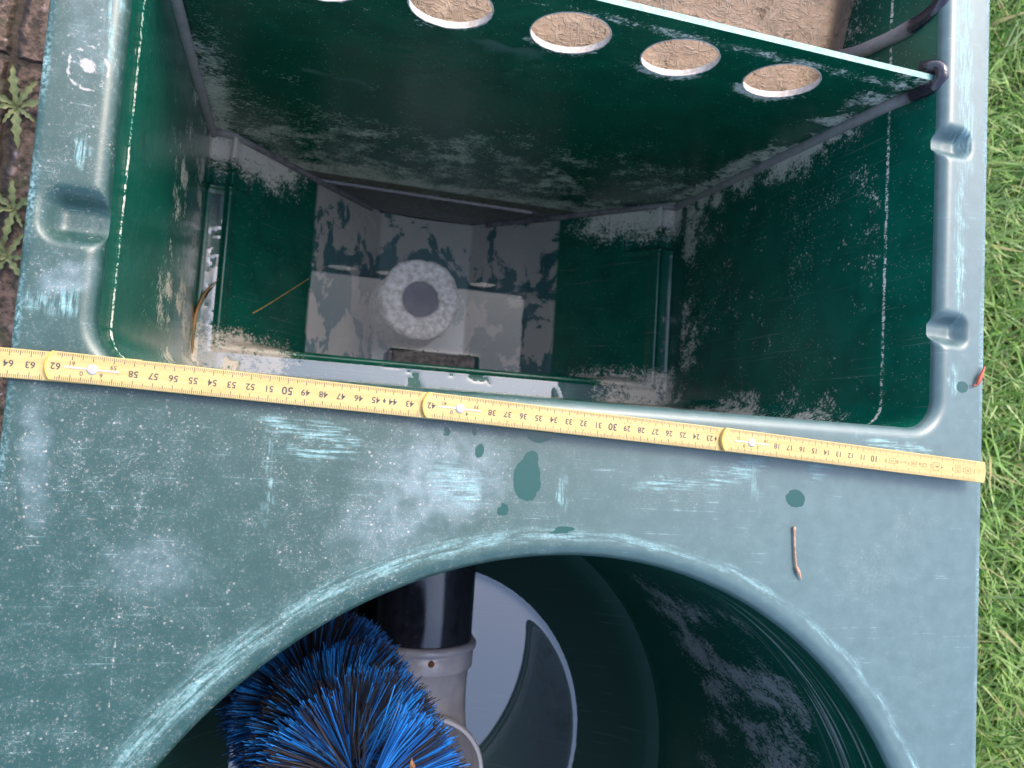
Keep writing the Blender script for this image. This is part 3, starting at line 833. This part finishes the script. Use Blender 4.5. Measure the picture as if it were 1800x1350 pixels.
# ------------------------------------------------------------------ water
def pool(cells, hf, name, mat):
    """height grid over a set of cells"""
    idx, vs, fs = {}, [], []
    def v(p):
        if p not in idx: idx[p] = len(vs); vs.append(hf(*p))
        return idx[p]
    for i, j in cells: fs.append((v((i, j)), v((i + 1, j)), v((i + 1, j + 1)), v((i, j + 1))))
    o = obj(name, vs, fs, MT[mat], None, (vs[0][0], vs[0][1], vs[0][2]))
    tag(o, kind='structure'); return o
st = .2
PX, PZ = -32.0, -46.3
def pipe_half(y): return 6.0 if y > -23.9 else (6.45 if y > -26.2 else 5.85)
WZ = -47.9
def pipe_d(x, y):
    """distance from the pipe's waterline"""
    r = pipe_half(y); w = sqrt(max(0, r * r - (WZ - PZ) ** 2))
    if y > -36.5: return abs(x - PX) - w
    return hypot(x - PX, y + 36.5) - 6.1
cells = [(i, j) for i in range(-106, 106) for j in range(-106, 106) if hypot(i + .5, j + .5) * st < 20.9 and pipe_d(CX + (i + .5) * st, CY + (j + .5) * st) > -.3]
def hf(i, j):
    x, y = CX + i * st, CY + j * st
    e = 20.75 - hypot(x - CX, y - CY)
    dm = max(0, min(e, pipe_d(x, y)))
    z = WZ + .16 * exp(-dm / .28)
    return (x, y, z)
pool(cells, hf, 'water', 'pool')
x0, y0 = -48.6, 8.0
W2 = -54.0
cells = [(i, j) for i in range(172) for j in range(119) if hypot(x0 + (i + .5) * st - FX, y0 + (j + .5) * st - FY) > 3.2]
def hf2(i, j):
    x, y = x0 + i * st, y0 + j * st
    dm = max(0, min(x + 48.35, -14.55 - x, pY(-54) - y, hypot(max(0, abs(x + 31.45) - 5.7), max(0, y - 10.55))))
    return (x, y, W2 + .14 * exp(-dm / .25))
pool(cells, hf2, 'water', 'water')
# film of water standing on the ledge
def ledge_cells():
    out = []
    for i in range(0, 290):
        for j in range(0, 115):
            x, y = -59.85 + i * st, 5.0 + j * st
            n = mnoise.noise(Vector((x * .35, y * .35, 2))) + .35 * mnoise.noise(Vector((x * 1.5, y * 1.5, 2)))
            if x < -57.9 and 6.0 < y < 24.5 and n > -.42: out.append((i, j))
            elif y < 7.45 and -59 < x < -12 - 6 * n and (n > -.38): out.append((i, j))
            elif x > -4.75 and 6 < y < 17 and n > -.15: out.append((i, j))
    return out
LC = set(ledge_cells())
def hf3(i, j):
    x, y = -59.85 + i * st, 5.0 + j * st
    full = all((i + a, j + b) in LC for a in (-1, 0) for b in (-1, 0))
    return (x, y, -41.93 if full else -41.955)
pool(sorted(LC), hf3, 'water', 'pool')

# ------------------------------------------------------------------ inlet pipe
PIPE = empty('inlet_pipe', (PX, -24, -52.5), 'grey plastic inlet pipe with black rubber sleeve and upturned elbow inside the round chamber', 'pipe')
def ypipe(prof, n=56):
    """revolve (y, r) about the pipe axis"""
    vs, fs = loft([[(PX + r * sin(2 * pi * i / n), y, PZ + r * cos(2 * pi * i / n)) for i in range(n)] for y, r in prof])
    return vs, fs
vs, fs = ypipe([(-9.0, 6.0), (-14, 6.02), (-20, 6.0), (-23.6, 6.0), (-23.9, 5.95), (-24.0, 5.6)])
obj('rubber_sleeve', vs, fs, MT['rubber'], PIPE)
vs, fs = ypipe([(-23.75, 5.6), (-23.72, 6.1), (-23.8, 6.35), (-24.1, 6.62), (-24.5, 6.6), (-24.72, 6.2), (-24.9, 6.12), (-25.1, 6.28), (-26.6, 6.3), (-26.8, 6.2), (-27.0, 5.85), (-30, 5.75), (-31, 5.75)])
PB = obj('pipe_socket', vs, fs, MT['pvc'], PIPE)
# elbow: bends from +Y run to vertical
loops = []
ns = 14; n = 56
for k in range(ns + 1):
    a = pi / 2 * k / ns; R = 5.9
    c = Vector((PX, -30.8 - R * sin(a), PZ + R * (1 - cos(a))))
    ny_ = Vector((0, sin(a), cos(a)))
    loops.append([tuple(c + Vector((1, 0, 0)) * 5.8 * sin(2 * pi * i / n) + ny_ * 5.8 * cos(2 * pi * i / n)) for i in range(n)])
cy_ = -30.8 - 5.9
for r, z in ((5.85, -40.0), (6.35, -39.7), (6.45, -39.2), (6.45, -38.3), (6.3, -38.0), (5.95, -38.0), (5.85, -38.3), (5.8, -41), (5.6, -41.3), (5.4, -47), (.05, -51.8)):
    loops.append([(PX + r * sin(2 * pi * i / n), cy_ + r * cos(2 * pi * i / n), z) for i in range(n)])
vs, fs = loft(loops)
o = obj('pipe_elbow', vs, fs, MT['pvc'], PIPE); autosmooth(o, 50)
vs, fs = loft([[(PX + .15 + r * cos(2 * pi * i / 14), -25.3 + r * sin(2 * pi * i / 14), z) for i in range(14)] for r, z in ((.36, -40.3), (.36, -39.95), (.28, -39.82), (.02, -39.8))])
obj('screw', vs, fs, MT['rust'], PIPE)

# ------------------------------------------------------------------ bottle brush
BR = empty('filter_brush', (-45, -26.8, -43), 'bright blue and black bristled filter brush standing in the round chamber', 'brush')
axis = smoothpath([(-41.7, -28.2, -15.0), (-42.0, -28.0, -19), (-42.6, -27.7, -25), (-44.3, -27.0, -34), (-45.4, -26.6, -43)], 12)
vs, fs = tube(axis, .28, 8)
obj('brush_core', vs, fs, MT['wire'], BR)
cum = [0]
for a, b in zip(axis, axis[1:]): cum.append(cum[-1] + (b - a).length)
def axpt(s):
    for i in range(len(axis) - 1):
        if s <= cum[i + 1] or i == len(axis) - 2:
            t = (s - cum[i]) / (cum[i + 1] - cum[i])
            return axis[i].lerp(axis[i + 1], t), (axis[i + 1] - axis[i]).normalized()
rnd = random.Random(11)
buf = {'blue': ([], [], []), 'black': ([], [], [])}
PITCH = 14.0
def bristle(kind, root, tip, bend, w, shade):
    V, F, A = buf[kind]
    d = (tip - root); L = d.length; d.normalize()
    u = d.orthogonal().normalized(); v = d.cross(u)
    k0 = len(V)
    for t in (0.12, .6, 1.0):
        c = root + (tip - root) * t + bend * (t * t)
        for q in range(3):
            a = 2 * pi * q / 3
            V.append(c + (u * cos(a) + v * sin(a)) * w * (1 - .25 * t)); A.append(shade * (.75 + .25 * t) if t < 1 else min(1, shade * 1.15))
    for s in range(2):
        for q in range(3):
            p = (q + 1) % 3
            F.append((k0 + s * 3 + q, k0 + s * 3 + p, k0 + s * 3 + 3 + p, k0 + s * 3 + 3 + q))
    F.append((k0 + 6, k0 + 7, k0 + 8))
for c in range(2300):
    s = rnd.random() * cum[-1]
    p, t = axpt(s)
    u = Vector((1, 0, 0)); u = (u - t * u.dot(t)).normalized(); v = t.cross(u)
    th = 2 * pi * s / PITCH + 2.0 + (pi if rnd.random() < .5 else 0) + rnd.gauss(0, .16)
    if rnd.random() < .05: th = rnd.random() * 2 * pi
    rad = (8.0 + 1.1 * min(1, 1.6 * s / cum[-1])) * (1 - .06 * rnd.random())
    if s > cum[-1] * .85: rad *= .9
    kind = 'blue' if mnoise.noise(Vector((th * 2.2, s * .8, 0))) + rnd.gauss(0.0, .22) > 0 else 'black'
    lift = -t * (rnd.gauss(1.2, .8))
    for b in range(5):
        a2 = th + rnd.gauss(0, .045); dirv = u * cos(a2) + v * sin(a2)
        r2 = rad * (1 - .07 * rnd.random())
        tip = p + dirv * r2 + t * rnd.gauss(0, .22) + lift * .5
        bristle(kind if rnd.random() < .9 else ('black' if kind == 'blue' else 'blue'), p + t * rnd.gauss(0, .1), tip, lift * .4 + Vector((rnd.gauss(0, .3), rnd.gauss(0, .3), rnd.gauss(0, .3))), .036 + .028 * rnd.random(), rnd.random() ** 1.3)
for kind, nm in (('blue', 'blue_bristles'), ('black', 'black_bristles')):
    V, F, A = buf[kind]
    o = obj(nm, V, F, MT[kind], BR, smooth=False)
    at = o.data.attributes.new('shade', 'FLOAT', 'POINT'); at.data.foreach_set('value', A)

# ------------------------------------------------------------------ folding ruler
RULER = empty('folding_ruler', (-31.5, 1.2, 0.05), 'yellow wooden folding ruler lying unfolded across the green tank', 'ruler')
A0 = .0371
def cy(s):
    pts = [(-1, -.28), (0, -.24), (20, .04), (40, .12), (60, 0), (70, -.3)]
    for (a, ya), (b, yb) in zip(pts, pts[1:]):
        if s <= b: return ya + (yb - ya) * (s - a) / (b - a)
    return -.3
def seg_frame(s0, s1):
    """maps (s, w, h) -> world; s along ruler from its zero end, w across (towards image top)"""
    a = Vector((-s0 * cos(A0), s0 * sin(A0) + cy(s0), 0)); b = Vector((-s1 * cos(A0), s1 * sin(A0) + cy(s1), 0))
    u = (b - a).normalized(); w = Vector((-u.y, u.x, 0)) * -1     # u points to -X, so w points to +Y
    if w.y < 0: w = -w
    return lambda s, ww, h: a + u * (s - s0) + w * ww + Vector((0, 0, h)), atan2(u.y, u.x)
HW = .775
def segment(sv0, sv1, e0, e1, ztop):
    """a slat from e0 to e1 (full length); markings between sv0 and sv1 are visible"""
    f, ang = seg_frame(*((0, 20) if sv0 < 20 else (20, 40) if sv0 < 40 else (40, 60) if sv0 < 60 else (60, 70)))
    th = .29; ch = .05
    out = []
    N = 8
    for i in range(N + 1): 
        t = -1 + 2 * i / N; out.append((e0 - (.25 if e0 > 1 else .10) * (1 - t * t) , HW * t))
    for i in range(N + 1):
        t = 1 - 2 * i / N; out.append((e1 + .30 * (1 - t * t), HW * t))
    def lp(sc, h):
        r = []
        for s, w in out:
            ww = w * (HW - sc) / HW; ss = s + (sc if s < (e0 + e1) / 2 else -sc)
            r.append(tuple(f(ss, ww, h)))
        return r
    loops = [lp(ch, ztop - th), lp(0, ztop - th + ch), lp(0, ztop - ch), lp(ch * .5, ztop - ch * .25), lp(ch, ztop)]
    vs, fs = loft(loops); n = len(out)
    fs.append(tuple(range(n))); fs.append(tuple((len(loops) - 1) * n + i for i in range(n)))
    sg = obj('ruler_segment', vs, fs, MT['ruler'], RULER, smooth=False)
    bm = bmesh.new(); bm.from_mesh(sg.data); bmesh.ops.recalc_face_normals(bm, faces=bm.faces); bm.to_mesh(sg.data); bm.free()
    return sg, f, ang
def box(vs, fs, f, s0, s1, w0, w1, h0, h1):
    k = len(vs)
    for h in (h0, h1):
        for s, w in ((s0, w0), (s1, w0), (s1, w1), (s0, w1)): vs.append(tuple(f(s, w, h)))
    fs += [(k + 4, k + 5, k + 6, k + 7), (k, k + 1, k + 5, k + 4), (k + 1, k + 2, k + 6, k + 5), (k + 2, k + 3, k + 7, k + 6), (k + 3, k, k + 4, k + 7)]
def text_mesh(txt, size, bold=0.0, sx=1.0):
    cu = bpy.data.curves.new('t', 'FONT'); cu.body = txt; cu.size = size; cu.align_x = 'CENTER'; cu.align_y = 'CENTER'
    cu.offset = bold; cu.resolution_u = 3; cu.extrude = .004
    o = bpy.data.objects.new('t', cu); COL.objects.link(o)
    dg = bpy.context.evaluated_depsgraph_get()
    me = bpy.data.meshes.new_from_object(o.evaluated_get(dg))
    vs = [(v.co.x * sx, v.co.y, v.co.z) for v in me.vertices]; fs = [tuple(p.vertices) for p in me.polygons]
    bpy.data.objects.remove(o); bpy.data.curves.remove(cu); bpy.data.meshes.remove(me)
    return vs, fs
def put_text(V, F, f, s, w, h, txt, size, bold=0.008, sx=1.0):
    tv, tf = text_mesh(txt, size, bold, sx); k = len(V)
    for x, y, z in tv: V.append(tuple(f(s + x, w - y, h + z)))     # rotated half a turn: reads from the far side
    F += [tuple(i + k for i in q) for q in tf]
def marks(sg, f, s0, s1, ztop, light=False):
    vs, fs = [], []
    h0, h1 = ztop - .001, ztop + .003
    k = math.ceil(s0 * 10)
    while k <= s1 * 10:
        s = k / 10
        L = .34 if k % 10 == 0 else (.26 if k % 5 == 0 else .17)
        t = .015 if k % 5 else .02
        box(vs, fs, f, s - t, s + t, HW - .05 - L, HW - .05, h0, h1)
        box(vs, fs, f, s - t, s + t, -HW + .05, -HW + .05 + L, h0, h1)
        k += 1
    obj('graduation', vs, fs, MT['inkb' if light else 'ink'], sg, smooth=False)
def numbers(sg, f, items, ztop, mat='ink'):
    V, F = [], []
    for s, w, txt, size, bold in items: put_text(V, F, f, s, w, ztop + .001, txt, size, bold)
    obj('numerals', V, F, MT[mat], sg, smooth=False)
def hinge(sg, f, s, ztop):
    vs, fs = [], []
    box(vs, fs, f, s - 1.32, s + 1.32, -.045, .045, ztop - .002, ztop + .03)
    obj('hinge_spring', vs, fs, MT['spring'], sg, smooth=False)
    loops = []
    for r, h in ((.27, 0), (.27, .035), (.2, .07), (.02, .08)): loops.append([tuple(f(s + r * cos(2 * pi * i / 24), r * sin(2 * pi * i / 24), ztop + h)) for i in range(24)])
    vs, fs = loft(loops); obj('rivet', vs, fs, MT['rivet'], sg)
def seam(sg, f, s, ztop):
    N = 10; p = [f(s + .30 * (1 - t * t) - .06, HW * t * .97, ztop - .02) for t in [-1 + 2 * i / N for i in range(N + 1)]]
    vs, fs = tube(p, .05, 6); obj('end_band', vs, fs, MT['seam'], sg)
# top slat: 0 to 22
sg, f, ang = segment(0, 22, 0.0, 22.0, 1.30)
marks(sg, f, .9, 10, 1.30, True); 
vs0 = sg
V, F = [], []
marks2 = marks
marks(sg, f, 10.1, 21.7, 1.30)
it = [(n_, 0, str(n_), .50 if n_ != 10 else .62, .008) for n_ in range(10, 19)]
it += [(21.05, .20, '21', .30, .004), (18.9, .24, '19', .30, .004), (19.5, .24, '·', .30, .004), (20.55, -.26, '0', .32, .004), (19.5, -.26, '2', .32, .004)]
numbers(sg, f, it, 1.30)
it = [(n_, 0, str(n_), .40, .002) for n_ in range(1, 10)]
it += [(5.45, 0, '(', .5, .002), (5.6, 0, 'ϵ', .5, .002), (7.5, 0, '2m 1:1', .24, .001), (.55, .05, '/', .4, .002), (8.45, 0, 'A B', .2, .001), (4.55, 0, 'M17', .26, .001), (2.55, .1, 'DE', .22, .001), (2.55, -.12, '06', .22, .001), (1.6, 0, 'III', .3, .001), (6.55, 0, 'N5', .3, .001)]
it = [q for q in it if q[2] not in ('(', 'ϵ')] + [(5.62, 0, 'CE', .42, .002)]
numbers(sg, f, it, 1.30, 'inkb')
vs, fs = [], []
def frame_box(s0, s1, w0, w1):
    t = .03
    for a, b, c, d in ((s0, s1, w0, w0 + t), (s0, s1, w1 - t, w1), (s0, s0 + t, w0 + t, w1 - t), (s1 - t, s1, w0 + t, w1 - t)): box(vs, fs, f, a, b, c, d, 1.299, 1.303)
frame_box(4.25, 4.85, -.30, .30); frame_box(2.3, 2.8, -.26, .26); frame_box(8.15, 8.72, -.18, .18); frame_box(6.3, 6.8, -.2, .2); frame_box(1.35, 1.85, -.22, .22)
obj('stamp', vs, fs, MT['inkb'], sg, smooth=False)
hinge(sg, f, 20.0, 1.30); seam(sg, f, 22.0, 1.30)
# next slats
for lo, hi, z, rv in ((22.35, 42, 1.0, 40), (42.35, 62, .7, 60), (62.35, 80.5, .4, None)):
    sg, f, ang = segment(lo, hi, lo - 4.6, hi, z)
    marks(sg, f, lo + .05, hi - .25, z)
    it = []
    n_ = int(lo) + 1
    while n_ <= hi:
        if rv is None or n_ < rv - 1.5 or n_ == rv + 2:
            it.append((n_ - (.25 if rv and n_ == rv + 2 else 0), 0, str(n_), .62 if n_ % 10 == 0 else .50, .014 if n_ % 10 == 0 else .009))
        n_ += 1
    if lo < 30: it += [(22.55, 0, '♦', .3, .0)]
    if 40 < lo < 50: it += [(44.5, 0, '♦', .3, .0)]
    if rv:
        it += [(rv + 1.0, .22, str(rv + 1), .32, .004), (rv - 1.0, .22, str(rv - 1), .32, .004), (rv + .5, -.26, '0', .34, .004), (rv - .45, -.26, str(rv // 10), .34, .004)]
    numbers(sg, f, [q for q in it if q[2] != '♦'], z)
    V, F = [], []
    for q in [q for q in it if q[2] == '♦']:
        s = q[0]; k = len(V)
        V += [tuple(f(s + a, b, z + .003)) for a, b in ((.09, 0), (0, .17), (-.09, 0), (0, -.17))]; F.append((k, k + 1, k + 2, k + 3))
    if V: obj('diamond_mark', V, F, MT['ink'], sg, smooth=False)
    if rv: hinge(sg, f, float(rv), z); seam(sg, f, float(hi), z)

# ------------------------------------------------------------------ loose bits
def strip(name, pts, wid, mat, label, cat, lift=.0, thick=.03, k=6):
    p = smoothpath(pts, k); vs, fs = [], []
    n = len(p)
    for i, c in enumerate(p):
        d = (p[min(i + 1, n - 1)] - p[max(i - 1, 0)]).normalized(); s = d.cross(Vector((0, 0, 1))).normalized()
        t = i / (n - 1); w = wid(t)
        vs += [c + s * w, c + Vector((0, 0, thick + w * .25)), c - s * w, c - Vector((0, 0, thick * .3))]
    for i in range(n - 1):
        for q in range(4):
            r = (q + 1) % 4; fs.append((i * 4 + q, i * 4 + r, i * 4 + 4 + r, i * 4 + 4 + q))
    fs += [(0, 1, 2, 3), tuple((n - 1) * 4 + q for q in (3, 2, 1, 0))]
    o = obj(name, vs, fs, mat, None, tuple(p[0])); tag(o, label, cat); return o
p = smoothpath([(-15.54, -4.8, .16), (-15.45, -6.2, .16), (-15.3, -7.4, .17), (-15.1, -7.9, .22), (-14.75, -8.5, .1)], 6)
rr = [.10 if i < 2 else (.075 if i < 14 else (.13 if i < 19 else .13 - .02 * (i - 18))) for i in range(len(p))]
vs, fs = tube(p, rr, 8, jitter=.2, seed=2)
tag(obj('twig', vs, fs, MT['twig'], None, tuple(p[0])), 'thin brown leaf stalk lying on the bluish green deck beside the round opening', 'twig')
strip('red_leaf', [(.95, 7.9, .22), (.72, 7.3, .25), (.45, 6.75, .25), (.2, 6.35, .22), (-.15, 6.3, .2)], lambda t: .07 + .16 * sin(pi * min(1, t * 1.15)) ** 2, MT['redleaf'], 'small curled red leaf on the right edge of the deck beside the grass', 'leaf', thick=.12)
sl = lambda x: -42.5 - max(0, 25.4 - abs(x + 31.45)) * 1.262 + .12
strip('straw', [(-54.0, 12.5, sl(-54.0)), (-52.5, 13.95, sl(-52.5)), (-51.1, 15.4, sl(-51.1)), (-47.95, 18.7, sl(-47.95))], lambda t: .09 * (1 - .4 * t), MT['straw'], 'straight yellow straw lying on the sloping green floor left of the drain', 'straw')
strip('grass_stalk', [(-59.45, 7.0, -41.0), (-59.6, 9.2, -41.4), (-59.45, 11.6, -41.5), (-58.7, 13.7, -41.4), (-57.5, 15.2, -41.2)], lambda t: .20 * sin(pi * (.12 + .85 * t)), MT['oldblade'], 'curved withered orange grass blade in the wet channel at the left wall', 'grass blade')
strip('dry_stalk', [(44.5, 10.6, -40.2), (50, 10.9, -38.5), (58, 11.6, -39)], lambda t: .13, MT['straw'], 'single dry reddish stalk lying across the lawn right of the tank', 'stalk')
def leafbit(c, r, seed, label):
    rnd = random.Random(seed); n = 11; vs = [Vector(c) + Vector((0, 0, .25))]; fs = []
    for i in range(n):
        a = 2 * pi * i / n; q = r * (.55 + .7 * rnd.random())
        vs.append(Vector(c) + Vector((q * .55 * cos(a), q * sin(a), .35 * (rnd.random() - .3))))
    for i in range(n): fs.append((0, 1 + i, 1 + (i + 1) % n))
    k = len(vs); vs += [v - Vector((0, 0, .06)) for v in vs]; fs += [tuple(j + k for j in reversed(f_)) for f_ in fs]
    tag(obj('leaf_fragment', vs, fs, MT['deadleaf'], None, c, smooth=False), label, 'leaf')

leafbit((-43.2, -21.9, -21.5), .75, 3, 'crumpled brown leaf scrap caught among the darker rear bristles of the blue brush')
leafbit((-38.5, -25.0, -13.2), .5, 8, 'brown leaf scrap stuck in the bright front bristles of the blue brush')

# ------------------------------------------------------------------ weeds in the paving
def weed(c, n, L, seed, label):
    rnd = random.Random(seed)
    w = empty('weed', c, label, 'weed', 'weeds in the paving cracks')
    V, F = [], []
    for i in range(n):
        a = 2 * pi * i / n + rnd.gauss(0, .25); l = L * (.6 + .6 * rnd.random()); el = .25 + .5 * rnd.random()
        d = Vector((cos(a), sin(a), 0)); s = Vector((-sin(a), cos(a), 0)); k = len(V); ns = 9
        for j in range(ns + 1):
            t = j / ns; wd = l * .085 * sin(pi * min(1, .1 + t * .92)) * (1.35 if j % 2 else .65)
            pnt = Vector(c) + d * l * t + Vector((0, 0, .5 + l * el * (t - .9 * t * t)))
            V += [pnt + s * wd, pnt + Vector((0, 0, -.05 * l)), pnt - s * wd]
        for j in range(ns):
            b = k + j * 3; F += [(b, b + 1, b + 4, b + 3), (b + 1, b + 2, b + 5, b + 4)]
    obj('leaf_rosette', V, F, MT['weed'], w)
weed((-79.0, 31.4, GZ), 9, 4.2, 1, 'largest rosette weed in the pavement crack beside the upper left deck')
weed((-78.2, 20.5, GZ), 7, 3.6, 2, 'narrow weed between the two other weeds at the left edge of the tank')
weed((-78.4, 15.5, GZ), 8, 3.4, 3, 'low weed in the paving nearest the end of the yellow ruler')

# ------------------------------------------------------------------ lawn
rnd = random.Random(21)
V, F, A = [], [], []
def blade(x, y, z, L, w, az, lean, sh):
    k = len(V); d = Vector((cos(az), sin(az), 0)); s = Vector((-sin(az), cos(az), 0))
    for j, t in enumerate((0, .35, .7)):
        c = Vector((x, y, z)) + d * L * lean * t * t + Vector((0, 0, L * t * (1 - .35 * lean * t)))
        ww = w * (1, .9, .6)[j]
        V.append(c + s * ww); V.append(c - s * ww); A.extend((sh, sh))
    t = 1.0; V.append(Vector((x, y, z)) + d * L * lean + Vector((0, 0, L * (1 - .5 * lean)))); A.append(min(1, sh + .08))
    F.extend([(k, k + 1, k + 3, k + 2), (k + 2, k + 3, k + 5, k + 4), (k + 4, k + 5, k + 6)])
def lawn(n, x0, x1, y0, y1, wid):
    for i in range(n):
        x, y = rnd.uniform(x0, x1), rnd.uniform(y0, y1); az = rnd.random() * 2 * pi
        cl = mnoise.noise(Vector((x * .12, y * .12, 5)))
        sh = min(1, max(0, .45 + .28 * cl + rnd.gauss(0, .22)))
        if rnd.random() < .06: sh = 1.0
        L = rnd.uniform(7, 16); lean = rnd.uniform(.25, 1.05)
        if x + cos(az) * L * lean < 1.6: continue
        blade(x, y, gh(x, y) - .2, L, wid * rnd.choice((.45, .6, .8, 1.0, 1.5)), az, lean, sh)
lawn(30000, 30, 68, -55, 82, .32)
lawn(9000, 2.2, 30, -60, 70, .3)
lawn(9000, 68, 140, -80, 110, .35)
g = obj('grass', V, F, MT['grass'], None, (40, 0, GZ), smooth=True)
at = g.data.attributes.new('shade', 'FLOAT', 'POINT'); at.data.foreach_set('value', A)
tag(g, 'bright green lawn grass growing right of the tank', 'grass', None, 'stuff')

bpy.context.view_layer.update()
